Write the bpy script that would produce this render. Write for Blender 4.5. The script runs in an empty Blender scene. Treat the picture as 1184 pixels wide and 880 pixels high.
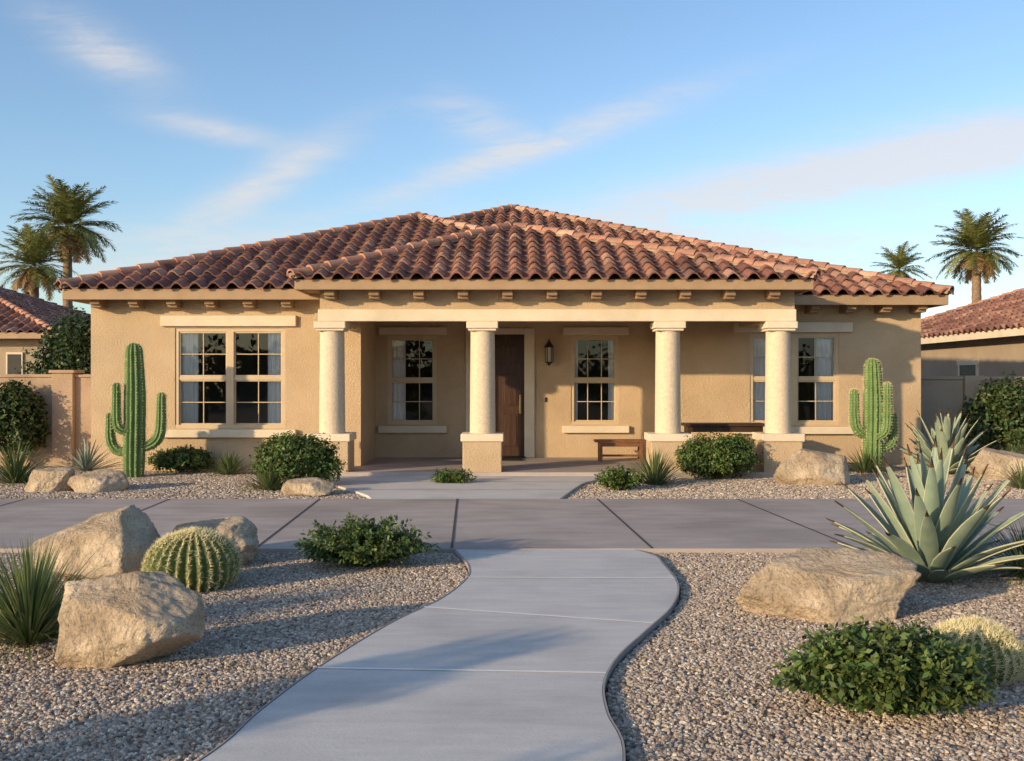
import bpy, math, random
import numpy as np
from mathutils import Vector, noise as mnoise
random.seed(7); np.random.seed(7)
F=1150.0; EYE=1.6
def gx(px,Z): return (px-592)/F*Z
def gz(py,Z): return EYE+(440-py)/F*Z
def gZ(py): return EYE*F/(py-440)
scene=bpy.context.scene
def link(o,parent=None):
    scene.collection.objects.link(o)
    if parent: o.parent=parent
    return o
def empty(name):
    o=bpy.data.objects.new(name,None); return link(o)

# ---------------- materials ----------------
def newmat(name):
    m=bpy.data.materials.new(name); m.use_nodes=True
    nt=m.node_tree; b=nt.nodes['Principled BSDF']; return m,nt,b
def mat(name,c1,c2=None,scale=3,rough=.85,bump=0,bscale=40,attr=False,spec=.3,detail=6,stretch=None,c3=None,bdist=.01,trans=0,contrast=(.35,.65),speck=None,stain=None,crack=None):
    m,nt,b=newmat(name); N=nt.nodes; L=nt.links
    tc=N.new('ShaderNodeTexCoord'); src=tc.outputs['Object']
    raw=src
    if stretch:
        mp=N.new('ShaderNodeMapping'); mp.inputs['Scale'].default_value=stretch
        L.new(src,mp.inputs['Vector']); src=mp.outputs[0]
    if c2 is None: c2=tuple(x*.85 for x in c1)
    n=N.new('ShaderNodeTexNoise'); n.inputs['Scale'].default_value=scale; n.inputs['Detail'].default_value=detail
    n.inputs['Roughness'].default_value=.6
    L.new(src,n.inputs['Vector'])
    r=N.new('ShaderNodeValToRGB'); r.color_ramp.elements[0].position=contrast[0]; r.color_ramp.elements[1].position=contrast[1]
    r.color_ramp.elements[0].color=(*c1,1); r.color_ramp.elements[1].color=(*c2,1)
    if c3:
        e=r.color_ramp.elements.new((contrast[0]+contrast[1])/2); e.color=(*c3,1)
    L.new(n.outputs['Fac'],r.inputs['Fac']); col=r.outputs['Color']
    def mul(col,scale_,lo,p0,p1,detail_=3):
        n3=N.new('ShaderNodeTexNoise'); n3.inputs['Scale'].default_value=scale_; n3.inputs['Detail'].default_value=detail_; L.new(raw,n3.inputs['Vector'])
        mr=N.new('ShaderNodeMapRange'); mr.inputs['From Min'].default_value=p0; mr.inputs['From Max'].default_value=p1; mr.inputs['To Min'].default_value=lo; mr.inputs['To Max'].default_value=1
        L.new(n3.outputs['Fac'],mr.inputs['Value'])
        mx=N.new('ShaderNodeMix'); mx.data_type='RGBA'; mx.blend_type='MULTIPLY'; mx.inputs['Factor'].default_value=1
        L.new(col,mx.inputs['A']); L.new(mr.outputs[0],mx.inputs['B']); return mx.outputs['Result']
    if speck: col=mul(col,speck[0],speck[1],.38,.5)
    if stain: col=mul(col,stain[0],stain[1],.35,.55,8)
    if attr:
        a=N.new('ShaderNodeAttribute'); a.attribute_name='Col'
        mx=N.new('ShaderNodeMix'); mx.data_type='RGBA'; mx.blend_type='MULTIPLY'; mx.inputs['Factor'].default_value=1
        L.new(col,mx.inputs['A']); L.new(a.outputs['Color'],mx.inputs['B']); col=mx.outputs['Result']
    L.new(col,b.inputs['Base Color'])
    b.inputs['Roughness'].default_value=rough; b.inputs['Specular IOR Level'].default_value=spec
    if bump:
        n2=N.new('ShaderNodeTexNoise'); n2.inputs['Scale'].default_value=bscale; n2.inputs['Detail'].default_value=5
        L.new(src,n2.inputs['Vector'])
        bp=N.new('ShaderNodeBump'); bp.inputs['Strength'].default_value=bump; bp.inputs['Distance'].default_value=bdist
        L.new(n2.outputs['Fac'],bp.inputs['Height']); nrm=bp.outputs[0]
        if crack:
            n4=N.new('ShaderNodeTexNoise'); n4.inputs['Scale'].default_value=crack; n4.inputs['Detail'].default_value=8; n4.inputs['Roughness'].default_value=.7; n4.inputs['Distortion'].default_value=1.2; L.new(raw,n4.inputs['Vector'])
            b2=N.new('ShaderNodeBump'); b2.inputs['Strength'].default_value=1; b2.inputs['Distance'].default_value=.08; L.new(n4.outputs['Fac'],b2.inputs['Height']); L.new(nrm,b2.inputs['Normal']); nrm=b2.outputs[0]
        L.new(nrm,b.inputs['Normal'])
    if trans:
        t=N.new('ShaderNodeBsdfTranslucent'); L.new(col,t.inputs['Color'])
        ms=N.new('ShaderNodeMixShader'); ms.inputs[0].default_value=trans
        out=N['Material Output']; L.new(b.outputs[0],ms.inputs[1]); L.new(t.outputs[0],ms.inputs[2]); L.new(ms.outputs[0],out.inputs['Surface'])
    return m
M={}
M['stucco']=mat('stucco',(.49,.355,.22),(.56,.415,.265),1.2,.95,.9,32,bdist=.016,stain=(.8,.9))
M['stucco_n']=mat('stucco_neighbour',(.34,.265,.195),(.40,.315,.235),1.2,.95,.6,28,bdist=.02)
M['trim']=mat('trim_stucco',(.68,.565,.41),(.74,.63,.48),2,.9,.5,60,stain=(1.5,.9))
M['column']=mat('column_stucco',(.60,.48,.345),(.70,.575,.42),24,.95,.7,50,bdist=.012)
M['fascia']=mat('fascia_paint',(.34,.225,.13),(.39,.265,.16),4,.6,.15,30)
M['wood_tail']=mat('rafter_wood',(.24,.15,.085),(.31,.20,.115),6,.7,.2,30)
M['frame']=mat('window_frame',(.54,.41,.26),(.59,.46,.30),3,.5)
M['door']=mat('door_wood',(.05,.024,.014),(.085,.042,.024),5,.4,.2,25,stretch=(6,6,.6))
M['bench']=mat('bench_wood',(.16,.065,.03),(.25,.11,.05),6,.5,.2,25,stretch=(1,8,8))
M['darkwood']=mat('dark_wood',(.035,.02,.014),(.06,.035,.022),6,.5,.1,25)
M['metal']=mat('black_metal',(.02,.018,.016),(.03,.027,.024),6,.4)
M['brass']=mat('brass',(.5,.33,.12),(.55,.38,.16),6,.35); M['brass'].node_tree.nodes['Principled BSDF'].inputs['Metallic'].default_value=.9
M['lampglass']=mat('lamp_glass',(.55,.48,.36),None,6,.3)
M['curtain']=mat('curtain_cloth',(.88,.85,.81),(.9,.87,.83),3,.9)
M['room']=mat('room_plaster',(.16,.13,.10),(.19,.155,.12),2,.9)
M['tile']=mat('clay_tile',(.80,.78,.78),(1.2,1.12,1.06),9,.85,.5,50,attr=True,contrast=(.3,.7),stain=(1.3,.78))
M['deck']=mat('roof_underlay',(.08,.045,.035),None,4,.95)
M['path']=mat('concrete_path',(.57,.53,.495),(.65,.61,.565),2.2,.9,.35,70,stretch=(1,5,1),bdist=.006,detail=10,stain=(.9,.84),speck=(160,.88))
M['joint_l']=mat('joint_light',(.84,.82,.78),(.78,.76,.72),8,.9)
M['drive']=mat('concrete_drive',(.40,.33,.29),(.49,.415,.37),1.3,.9,.4,60,stretch=(1,3,1),bdist=.008,detail=10,stain=(.6,.78),speck=(140,.86))
M['joint_d']=mat('joint_dark',(.08,.07,.065),None,8,.9)
M['kerb']=mat('edge_dark',(.30,.27,.25),(.36,.33,.30),8,.9)
M['block']=mat('wall_block',(.40,.285,.195),(.46,.33,.23),2,.95,.7,30,stain=(.9,.8))
M['rock']=mat('granite',(.38,.27,.175),(.74,.60,.43),2.6,.95,1.0,18,bdist=.028,c3=(.58,.45,.315),contrast=(.25,.75),detail=12,speck=(60,.72),stain=(1.7,.76),crack=3.4)
M['leaf']=mat('leaf',(.9,.9,.9),(1.1,1.1,1.1),5,.5,attr=True,trans=.25,spec=.4)
M['agave']=mat('agave_leaf',(.85,.9,.88),(1.1,1.08,1.05),7,.5,.15,30,attr=True,trans=.05)
M['cactus']=mat('cactus_skin',(.105,.185,.055),(.155,.255,.085),6,.6,.2,60)
M['barrel']=mat('barrel_skin',(.09,.13,.03),(.14,.18,.05),8,.6,.2,60)
M['spine']=mat('cactus_spines',(.70,.60,.33),(.80,.72,.46),8,.6)
M['trunk']=mat('palm_bark',(.18,.125,.085),(.30,.215,.14),8,.95,.8,18,bdist=.04)
M['bark']=mat('bark',(.10,.07,.05),(.16,.12,.08),8,.95,.8,18)
m,nt,b=newmat('window_glass'); nt.nodes.remove(b)
tr=nt.nodes.new('ShaderNodeBsdfTransparent'); tr.inputs[0].default_value=(.97,.97,.96,1)
gl=nt.nodes.new('ShaderNodeBsdfGlossy'); gl.inputs['Roughness'].default_value=.01
fr=nt.nodes.new('ShaderNodeFresnel'); fr.inputs[0].default_value=1.62
ms=nt.nodes.new('ShaderNodeMixShader'); nt.links.new(fr.outputs[0],ms.inputs[0]); nt.links.new(tr.outputs[0],ms.inputs[1]); nt.links.new(gl.outputs[0],ms.inputs[2])
nt.links.new(ms.outputs[0],nt.nodes['Material Output'].inputs[0]); M['glass']=m
def gravelmat(name,scale):
    m,nt,b=newmat(name); N=nt.nodes; L=nt.links
    tc=N.new('ShaderNodeTexCoord'); v=N.new('ShaderNodeTexVoronoi'); v.inputs['Scale'].default_value=scale
    L.new(tc.outputs['Object'],v.inputs['Vector'])
    s=N.new('ShaderNodeSeparateColor'); L.new(v.outputs['Color'],s.inputs[0])
    r=N.new('ShaderNodeValToRGB'); cr=r.color_ramp
    cr.elements[0].color=(.12,.09,.065,1); cr.elements[1].color=(.50,.42,.34,1); e=cr.elements.new(.5); e.color=(.30,.23,.17,1)
    L.new(s.outputs[0],r.inputs[0]); L.new(r.outputs[0],b.inputs['Base Color']); b.inputs['Roughness'].default_value=.95
    bp=N.new('ShaderNodeBump'); bp.invert=True; bp.inputs['Strength'].default_value=1; bp.inputs['Distance'].default_value=.02
    L.new(v.outputs['Distance'],bp.inputs['Height']); L.new(bp.outputs[0],b.inputs['Normal']); return m
M['gravelbase']=gravelmat('gravel_ground',34)
m,nt,b=newmat('pebble'); oi=nt.nodes.new('ShaderNodeObjectInfo'); r=nt.nodes.new('ShaderNodeValToRGB'); cr=r.color_ramp
cr.elements[0].color=(.14,.10,.075,1); cr.elements[1].color=(.66,.57,.46,1)
for p,c in ((.18,(.28,.205,.15,1)),(.42,(.41,.315,.235,1)),(.6,(.34,.285,.24,1)),(.8,(.50,.40,.305,1))):
    e=cr.elements.new(p); e.color=c
nt.links.new(oi.outputs['Random'],r.inputs[0]); nt.links.new(r.outputs[0],b.inputs['Base Color']); b.inputs['Roughness'].default_value=.9; M['pebble']=m

# ---------------- mesh builder ----------------
class MB:
    def __init__(s): s.v=[]; s.f=[]; s.c=[]
    def add(s,vs,fs,c=(1,1,1)):
        o=len(s.v); s.v.extend([tuple(p) for p in vs])
        for f in fs: s.f.append(tuple(i+o for i in f)); s.c.append(c)
    def box(s,x0,x1,y0,y1,z0,z1,c=(1,1,1)):
        s.add([(x0,y0,z0),(x1,y0,z0),(x1,y1,z0),(x0,y1,z0),(x0,y0,z1),(x1,y0,z1),(x1,y1,z1),(x0,y1,z1)],
              [(0,3,2,1),(4,5,6,7),(0,1,5,4),(1,2,6,5),(2,3,7,6),(3,0,4,7)],c)
    def build(s,name,material,parent=None,smooth=False,bevel=0):
        me=bpy.data.meshes.new(name); me.from_pydata(s.v,[],s.f)
        a=me.attributes.new('Col','FLOAT_COLOR','CORNER')
        n=np.array([len(f) for f in s.f]); c=np.ones((len(s.f),4),dtype=np.float32); c[:,:3]=np.array(s.c)
        a.data.foreach_set('color',np.repeat(c,n,axis=0).ravel())
        me.materials.append(M[material]); me.update()
        if smooth: me.polygons.foreach_set('use_smooth',[True]*len(me.polygons))
        o=bpy.data.objects.new(name,me); link(o,parent)
        if bevel:
            bv=o.modifiers.new('bevel','BEVEL'); bv.width=bevel; bv.segments=2; bv.limit_method='ANGLE'
        return o
def npmesh(name,V,Fc,C,material,parent=None,smooth=False):
    me=bpy.data.meshes.new(name); k=Fc.shape[1]
    me.vertices.add(len(V)); me.vertices.foreach_set('co',V.astype(np.float32).ravel())
    me.loops.add(Fc.size); me.loops.foreach_set('vertex_index',Fc.astype(np.int32).ravel())
    me.polygons.add(len(Fc)); me.polygons.foreach_set('loop_start',np.arange(0,Fc.size,k,dtype=np.int32))
    me.update(calc_edges=True)
    a=me.attributes.new('Col','FLOAT_COLOR','CORNER')
    c=np.ones((len(Fc),4),dtype=np.float32); c[:,:3]=C
    a.data.foreach_set('color',np.repeat(c,k,axis=0).ravel())
    if smooth: me.polygons.foreach_set('use_smooth',[True]*len(Fc))
    me.materials.append(M[material]); o=bpy.data.objects.new(name,me); return link(o,parent)
def cyl(mb,cx,cy,z0,z1,r0,r1,n=32,c=(1,1,1)):
    vs=[];
    for z,r in ((z0,r0),(z1,r1)):
        for i in range(n): a=2*math.pi*i/n; vs.append((cx+r*math.cos(a),cy+r*math.sin(a),z))
    fs=[(i,(i+1)%n,n+(i+1)%n,n+i) for i in range(n)]+[tuple(range(n))[::-1],tuple(range(n,2*n))]
    mb.add(vs,fs,c)

# ---------------- roof tiles ----------------
PITCH=.315; COURSE=.38
TC=[(.32,.155,.105),(.25,.115,.085),(.37,.195,.135),(.18,.088,.07),(.43,.255,.185),(.29,.15,.11),(.35,.165,.115),(.26,.145,.12)]
def tcol():
    c=random.choice(TC); k=random.uniform(.85,1.15); return tuple(x*k for x in c)
def clip(poly,planes):
    for (p,n) in planes:
        out=[]; L=len(poly)
        if L<3: return []
        d=[(q-p).dot(n) for q in poly]
        for i in range(L):
            j=(i+1)%L
            if d[i]>=0: out.append(poly[i])
            if (d[i]>=0)!=(d[j]>=0): out.append(poly[i].lerp(poly[j],d[i]/(d[i]-d[j])))
        poly=out
    return poly
def tile_face(mb,deck,A,B,T1,T2):
    A,B,T1,T2=map(Vector,(A,B,T1,T2))
    u=(B-A).normalized(); W=(B-A).length
    w=(T1-A); vv=(w-u*w.dot(u)); Lv=vv.length; v=vv.normalized(); n=u.cross(v)
    if n.z<0: n=-n
    planes=[]
    cen=(A+B+T1+T2)/4
    for P,T in ((A,T1),(B,T2)):
        e=(T-P); pn=e.cross(Vector((0,0,1))).normalized()
        if (cen-P).dot(pn)<0: pn=-pn
        planes.append((P,pn))
    planes.append((A+v*(Lv),-v))
    prof=[]
    K=9
    for k in range(K+1):
        s=k/K
        if s<.62: h=.092*math.sin(math.pi*s/.62)**.75 if 0<s<.62 else 0
        else: h=-.014*math.sin(math.pi*(s-.62)/.38)
        prof.append((s,h))
    nc=int(W/PITCH)+2; nr=int(Lv/COURSE)+2
    for i in range(-1,nc):
        for j in range(nr):
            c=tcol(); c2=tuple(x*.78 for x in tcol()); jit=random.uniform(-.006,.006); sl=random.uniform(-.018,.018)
            v0=j*COURSE-.06+sl; v1=v0+COURSE+.08
            lo=[A+u*((i+s)*PITCH)+v*v0+n*(h+.042+jit) for s,h in prof]
            hi=[A+u*((i+s)*PITCH)+v*v1+n*(h*.88+jit-.002) for s,h in prof]
            lp=[q-n*.032 for q in lo]
            polys=[[lo[k],lo[k+1],hi[k+1],hi[k]] for k in range(K)]+[[lp[k],lp[k+1],lo[k+1],lo[k]] for k in range(K)]
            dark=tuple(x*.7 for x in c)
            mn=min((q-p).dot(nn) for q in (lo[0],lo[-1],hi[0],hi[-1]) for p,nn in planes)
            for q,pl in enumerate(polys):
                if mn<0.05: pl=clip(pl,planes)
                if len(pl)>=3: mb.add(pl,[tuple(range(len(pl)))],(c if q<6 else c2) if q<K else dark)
    pts=[A,B,T2,T1] if (T1-T2).length>1e-3 else [A,B,T1]
    pts=[p-n*.012 for p in pts]
    deck.add(pts,[tuple(range(len(pts)))])
def hipcaps(mb,P,Q,r=.105):
    P,Q=Vector(P),Vector(Q); d=(Q-P); L=d.length; d.normalize()
    side=d.cross(Vector((0,0,1))).normalized(); up=side.cross(d).normalized()
    n=int(L/.36)
    for i in range(n+1):
        a=P+d*(i*.36-.03); b=P+d*min(L+.05,(i*.36+.40)); c=tcol(); c=(c[0]*1.05+.11,c[1]*1.05+.075,c[2]*1.05+.05)
        if (b-a).length<.06: continue
        lo=[];hi=[];lp=[]; j=random.uniform(-.008,.008)
        for k in range(9):
            t=math.pi*k/8
            lo.append(a+side*(math.cos(t)*r*1.08+j)+up*(math.sin(t)*r*1.05+.055)); hi.append(b+side*math.cos(t)*r*.9+up*(math.sin(t)*r*.85+.035))
            lp.append(a+side*math.cos(t)*r*.85+up*(math.sin(t)*r*.8+.05))
        mb.add(lo+hi+lp,[(k,k+1,10+k,9+k) for k in range(8)]+[(18+k,19+k,k+1,k) for k in range(8)],c)
    w=r*.95
    mb.add([P+side*w,P-side*w,Q-side*w,Q+side*w,P+side*w*.8+up*.07,P-side*w*.8+up*.07,Q-side*w*.8+up*.07,Q+side*w*.8+up*.07],
           [(4,5,6,7),(0,4,7,3),(1,2,6,5),(0,1,5,4)],(.38,.29,.21))
def hiproof(name,x0,x1,y0,y1,ze,T1,T2,parent,sides='FLRB',caps=None):
    mb=MB(); dk=MB()
    a=(x0,y0,ze);b=(x1,y0,ze);c=(x1,y1,ze);d=(x0,y1,ze)
    if 'F' in sides: tile_face(mb,dk,a,b,T1,T1)
    if 'R' in sides: tile_face(mb,dk,b,c,T1,T2)
    if 'L' in sides: tile_face(mb,dk,d,a,T2,T1)
    if 'B' in sides: tile_face(mb,dk,c,d,T2,T2)
    hc=[(a,T1),(b,T1),(c,T2),(d,T2)]
    if caps is not None: hc=[hc[i] for i in caps]
    for p,q in hc: hipcaps(mb,p,q)
    if (Vector(T1)-Vector(T2)).length>.3: hipcaps(mb,T1,T2)
    mb.build(name,'tile',parent,smooth=False); dk.build(name+'_underlay','deck',parent)

house=empty('stucco_ranch_house')
ZE=3.18
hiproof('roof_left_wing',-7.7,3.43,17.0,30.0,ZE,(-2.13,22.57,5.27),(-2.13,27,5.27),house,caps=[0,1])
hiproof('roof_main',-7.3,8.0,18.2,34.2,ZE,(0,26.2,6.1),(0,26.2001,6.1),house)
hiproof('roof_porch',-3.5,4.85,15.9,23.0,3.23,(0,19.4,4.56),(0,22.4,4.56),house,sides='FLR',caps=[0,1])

fa=MB(); t=.04
def fascia_x(x0,x1,y,zt,h=.19): fa.box(x0,x1,y-t,y,zt-h,zt)
def fascia_y(y0,y1,x,zt,h=.19): fa.box(x-t/2,x+t/2,y0,y1,zt-h,zt)
fascia_x(-7.7,-3.3,17.06,ZE-.005); fascia_y(17.06,30,-7.68,ZE-.005)
fascia_x(4.6,8.0,18.26,ZE-.005); fascia_y(18.26,34.1,7.98,ZE-.005)
fascia_x(-3.48,4.83,15.96,3.225,.17); fascia_y(15.96,17.2,-3.47,3.225,.17); fascia_y(15.96,18.5,4.82,3.225,.17)
fa.build('fascia','fascia',house,bevel=.008)
so=MB()
so.box(-7.66,-3.2,17.06,17.6,3.035,3.06); so.box(-7.66,-7.3,17.6,30,3.035,3.06)
so.box(4.6,7.95,18.26,18.9,3.035,3.06); so.box(7.6,7.95,18.9,34,3.035,3.06)
so.box(-3.44,4.79,15.99,16.9,3.085,3.11)
so.box(-3.44,-3.1,16.9,17.3,3.085,3.11); so.box(4.4,4.79,16.9,18.4,3.085,3.11)
so.build('soffit','wood_tail',house)
ta=MB()
def tail(cx,y0,y1,zt,w=.17,h=.17):
    ta.box(cx-w/2,cx+w/2,y0+.07,y1,zt-h,zt); ta.box(cx-w/2,cx+w/2,y0,y0+.07,zt-h*.72,zt)
x=-7.2
while x<-3.4: tail(x,17.14,17.5,3.034); x+=.66
x=4.95
while x<7.95: tail(x,18.34,18.8,3.034); x+=.66
x=-2.95
while x<4.7: tail(x,16.04,16.40,3.084,h=.16); x+=.72
ta.build('rafter_tails','wood_tail',house,bevel=.012)

# walls
def wall_open(mb,x0,x1,z0,z1,y,ops,rev=.16):
    xs=sorted(set([x0,x1]+[o[0] for o in ops]+[o[1] for o in ops])); zs=sorted(set([z0,z1]+[o[2] for o in ops]+[o[3] for o in ops]))
    for i in range(len(xs)-1):
        for j in range(len(zs)-1):
            cx=(xs[i]+xs[i+1])/2; cz=(zs[j]+zs[j+1])/2
            if any(o[0]<cx<o[1] and o[2]<cz<o[3] for o in ops): continue
            mb.add([(xs[i],y,zs[j]),(xs[i+1],y,zs[j]),(xs[i+1],y,zs[j+1]),(xs[i],y,zs[j+1])],[(0,1,2,3)])
    for a,b,c,d in ops:
        Y=y+rev
        mb.add([(a,y,c),(b,y,c),(b,y,d),(a,y,d),(a,Y,c),(b,Y,c),(b,Y,d),(a,Y,d)],[(0,4,5,1),(1,5,6,2),(2,6,7,3),(3,7,4,0)])
wl=MB()
WY=17.5; BY=19.4; RY=18.8
LWx=-7.41; RET=-2.66; RX0=2.95; RX1=7.73
winL=(-5.93,-3.99,.76,2.52); winP1=(-2.43,-1.47,.74,2.47); winP2=(1.15,2.08,.74,2.47); door=(-.70,.24,.06,2.50); winR=(4.50,6.18,.76,2.49)
wall_open(wl,LWx,RET,0,3.04,WY,[winL]); wall_open(wl,RET,RX0,0,2.9,BY,[winP1,winP2,door]); wall_open(wl,RX0,RX1,0,3.04,RY,[winR])
def q(*p): wl.add(p,[(0,1,2,3)])
q((RET,WY,0),(RET,BY,0),(RET,BY,3.04),(RET,WY,3.04)); q((RX0,RY,0),(RX0,RY,3.04),(RX0,BY,3.04),(RX0,BY,0))
q((LWx,WY,0),(LWx,WY,3.04),(LWx,33.5,3.04),(LWx,33.5,0)); q((RX1,RY,0),(RX1,33.5,0),(RX1,33.5,3.04),(RX1,RY,3.04)); q((LWx,33.5,0),(LWx,33.5,3.04),(RX1,33.5,3.04),(RX1,33.5,0))
wl.box(-3.17,4.66,16.40,16.80,2.60,3.09)
wl.box(-3.13,-2.80,16.80,17.5,2.60,3.05); wl.box(4.28,4.62,16.80,18.8,2.60,3.05)
wl.build('walls','stucco',house)
ce=MB(); ce.box(-3.12,4.6,16.80,19.4,2.86,2.90); ce.build('porch_ceiling','fascia',house)
tr=MB()
tr.box(-3.195,4.685,16.375,16.44,2.575,2.775); tr.box(-3.195,-3.12,16.44,17.49,2.575,2.775); tr.box(4.61,4.685,16.44,18.79,2.575,2.775)
def header(a,b,y,z0,z1,d=.07): tr.box(a,b,y-d,y+.02,z0,z1)
header(gx(187,WY),gx(343,WY),WY,2.55,2.74); header(gx(186,WY),gx(343,WY),WY,.60,.74,.10)
for w in (winP1,winP2):
    header(w[0]-.16,w[1]+.2,BY,2.49,2.64); header(w[0]-.17,w[1]+.2,BY,.58,.72,.10)
header(gx(848,RY),gx(985,RY),RY,2.51,2.70); header(gx(848,RY),gx(985,RY),RY,.59,.73,.10)
tr.box(.24,.44,BY-.05,BY+.02,.06,2.62); tr.box(-.90,-.70,BY-.05,BY+.02,.06,2.62); tr.box(-.70,.24,BY-.05,BY+.02,2.50,2.62)
tr.build('trim_bands','trim',house,bevel=.012)
CY=16.6; co=MB(); cp=MB(); pd=MB()
for cx in (-3.0,-.49,2.60,4.44):
    cyl(co,cx,CY,.70,2.48,.215,.20,72)
    cp.box(cx-.26,cx+.26,CY-.26,CY+.26,2.46,2.573); cp.box(cx-.23,cx+.23,CY-.23,CY+.23,2.42,2.46)
    cp.box(cx-.35,cx+.35,CY-.35,CY+.35,.60,.725)
    pd.box(cx-.32,cx+.32,CY-.32,CY+.32,-.05,.60)
o=co.build('column_shafts','column',house,smooth=True)
o.modifiers.new('es','EDGE_SPLIT').split_angle=math.radians(40)
cp.build('column_capitals','trim',house,bevel=.012); pd.build('column_pedestals','stucco',house,bevel=.015)
sl=MB(); sl.box(-3.3,4.8,16.25,19.4,-.05,.10); sl.build('porch_slab','drive',house,bevel=.01)

fr=MB(); gs=MB(); cu=MB(); rm=MB()
def window(w,y,units,curt,nx=2,nz=2):
    a,b,c,d=w; f=.06; Y0=y+.015; Y1=y+.09
    fr.box(a,b,Y0,Y1,d-f,d); fr.box(a,b,Y0-.01,Y1,c,c+f)
    fr.box(a,a+f,Y0,Y1,c+f,d-f); fr.box(b-f,b,Y0,Y1,c+f,d-f)
    W=(b-a-2*f)/units
    for i in range(1,units):
        X=a+f+W*i; fr.box(X-.06,X+.06,Y0-.008,Y1,c+f,d-f)
    mz=(c+d)/2
    for i in range(units):
        xa=a+f+W*i+(.06 if i else 0); xb=a+f+W*(i+1)-(.06 if i<units-1 else 0)
        fr.box(xa,xb,Y0+.012,Y1,mz-.03,mz+.03)
        for (za,zb,yo) in ((c+f,mz-.03,.03),(mz+.03,d-f,.018)):
            s=.026
            fr.box(xa,xa+s,Y0+yo,Y1-.01,za,zb); fr.box(xb-s,xb,Y0+yo,Y1-.01,za,zb)
            fr.box(xa+s,xb-s,Y0+yo,Y1-.01,za,za+s); fr.box(xa+s,xb-s,Y0+yo,Y1-.01,zb-s,zb)
            for k in range(1,nx):
                X=xa+(xb-xa)*k/nx; fr.box(X-.008,X+.008,Y0+yo+.015,Y1-.02,za+s,zb-s)
            for k in range(1,nz):
                Z=za+(zb-za)*k/nz; fr.box(xa+s,xb-s,Y0+yo+.018,Y1-.023,Z-.008,Z+.008)
            g=Y0+yo+.03; e=.003
            gs.add([(xa+s,g+random.uniform(-e,e),za+s),(xb-s,g+random.uniform(-e,e),za+s),(xb-s,g+random.uniform(-e,e),zb-s),(xa+s,g+random.uniform(-e,e),zb-s)],[(0,1,2,3)])
    R0=y+.162; R1=y+2.6; xa,xb,za,zb=a-.35,b+.35,c-.4,d+.15
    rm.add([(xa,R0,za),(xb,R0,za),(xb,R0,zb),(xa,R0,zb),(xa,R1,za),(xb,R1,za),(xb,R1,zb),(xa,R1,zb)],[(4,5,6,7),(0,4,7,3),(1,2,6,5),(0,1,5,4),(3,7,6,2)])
    for (s,e) in curt:
        xa=a+(b-a)*s+.01; xb=a+(b-a)*e-.01; n=60; vs=[]
        ph=random.uniform(0,6)
        for z in (c+.01,(c+d)/2,d-.01):
            for k in range(n+1):
                tt=k/n; X=xa+(xb-xa)*tt; sway=.004*math.sin(z*3+ph)
                vs.append((X+sway,y+.118+.012*math.sin(tt*(xb-xa)*75+ph+.5*math.sin(z))+.005*math.sin(tt*23+z),z))
        cu.add(vs,[(r*(n+1)+k,r*(n+1)+k+1,(r+1)*(n+1)+k+1,(r+1)*(n+1)+k) for r in range(2) for k in range(n)])
window(winL,WY,2,[(0,.20),(.82,1)]); window(winP1,BY,1,[(0,.36)],3,2); window(winP2,BY,1,[(.0,.16),(.78,1)],3,2); window(winR,RY,2,[(0,.3),(.74,1)])
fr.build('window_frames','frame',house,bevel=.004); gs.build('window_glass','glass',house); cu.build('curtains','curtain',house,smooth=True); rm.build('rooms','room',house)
d=MB(); X0,X1,_,_=door; y=BY+.10
d.box(X0,X1,y,y+.05,.10,2.5)
for (a,b) in ((X0+.12,(X0+X1)/2-.05),((X0+X1)/2+.05,X1-.12)):
    for (z0,z1) in ((.3,.95),(1.1,1.75),(1.9,2.3)):
        for s,yy in ((0,.012),(.03,.022),(.055,.010)):
            d.box(a+s,b-s,y-yy,y+.002*s,z0+s,z1-s)
d.build('door','door',house,bevel=.006)
h=MB(); h.box(X1-.10,X1-.06,y-.03,y,.95,1.32); h.box(X1-.09,X1-.07,y-.07,y-.05,1.0,1.2); h.box(X1-.09,X1-.07,y-.05,y-.03,1.0,1.02); h.box(X1-.09,X1-.07,y-.05,y-.03,1.18,1.2); cyl(h,X1-.08,y-.03,1.26,1.3,.02,.02,12)
h.build('door_handle','brass',house,bevel=.003)
b_=MB(); b_.box(.64,.68,BY-.02,BY+.005,1.18,1.27); b_.build('doorbell','metal',house,bevel=.004)
th=MB(); th.box(-.72,.26,BY-.12,BY+.2,.09,.125); th.build('door_threshold','metal',house)
lan=empty('wall_lantern'); lx=gx(635,19.2)
mb=MB(); mb.box(lx-.05,lx+.05,BY-.03,BY,2.1,2.3); mb.box(lx-.012,lx+.012,BY-.16,BY-.03,2.30,2.325)
cyl(mb,lx,BY-.15,2.24,2.36,.10,.02,6); cyl(mb,lx,BY-.15,2.36,2.40,.02,.012,8); cyl(mb,lx,BY-.15,1.93,1.96,.05,.075,6); cyl(mb,lx,BY-.15,1.89,1.93,.015,.04,8)
for i in range(6):
    a=math.pi/3*i; X=lx+.075*math.cos(a); Y=BY-.15+.075*math.sin(a); mb.box(X-.007,X+.007,Y-.007,Y+.007,1.95,2.25)
mb.build('lantern_body','metal',lan); mb=MB(); cyl(mb,lx,BY-.15,1.96,2.24,.055,.07,6); mb.build('lantern_glass','lampglass',lan)
mb=MB(); mb.box(-.62,.2,18.55,19.15,.101,.118); mb.build('doormat','metal',None)
be=empty('porch_bench'); mb=MB(); bx0,bx1=gx(687,18.5),gx(747,18.5); 
for k in range(3): mb.box(bx0,bx1,18.3+k*.13,18.42+k*.13,.46,.50)
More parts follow.
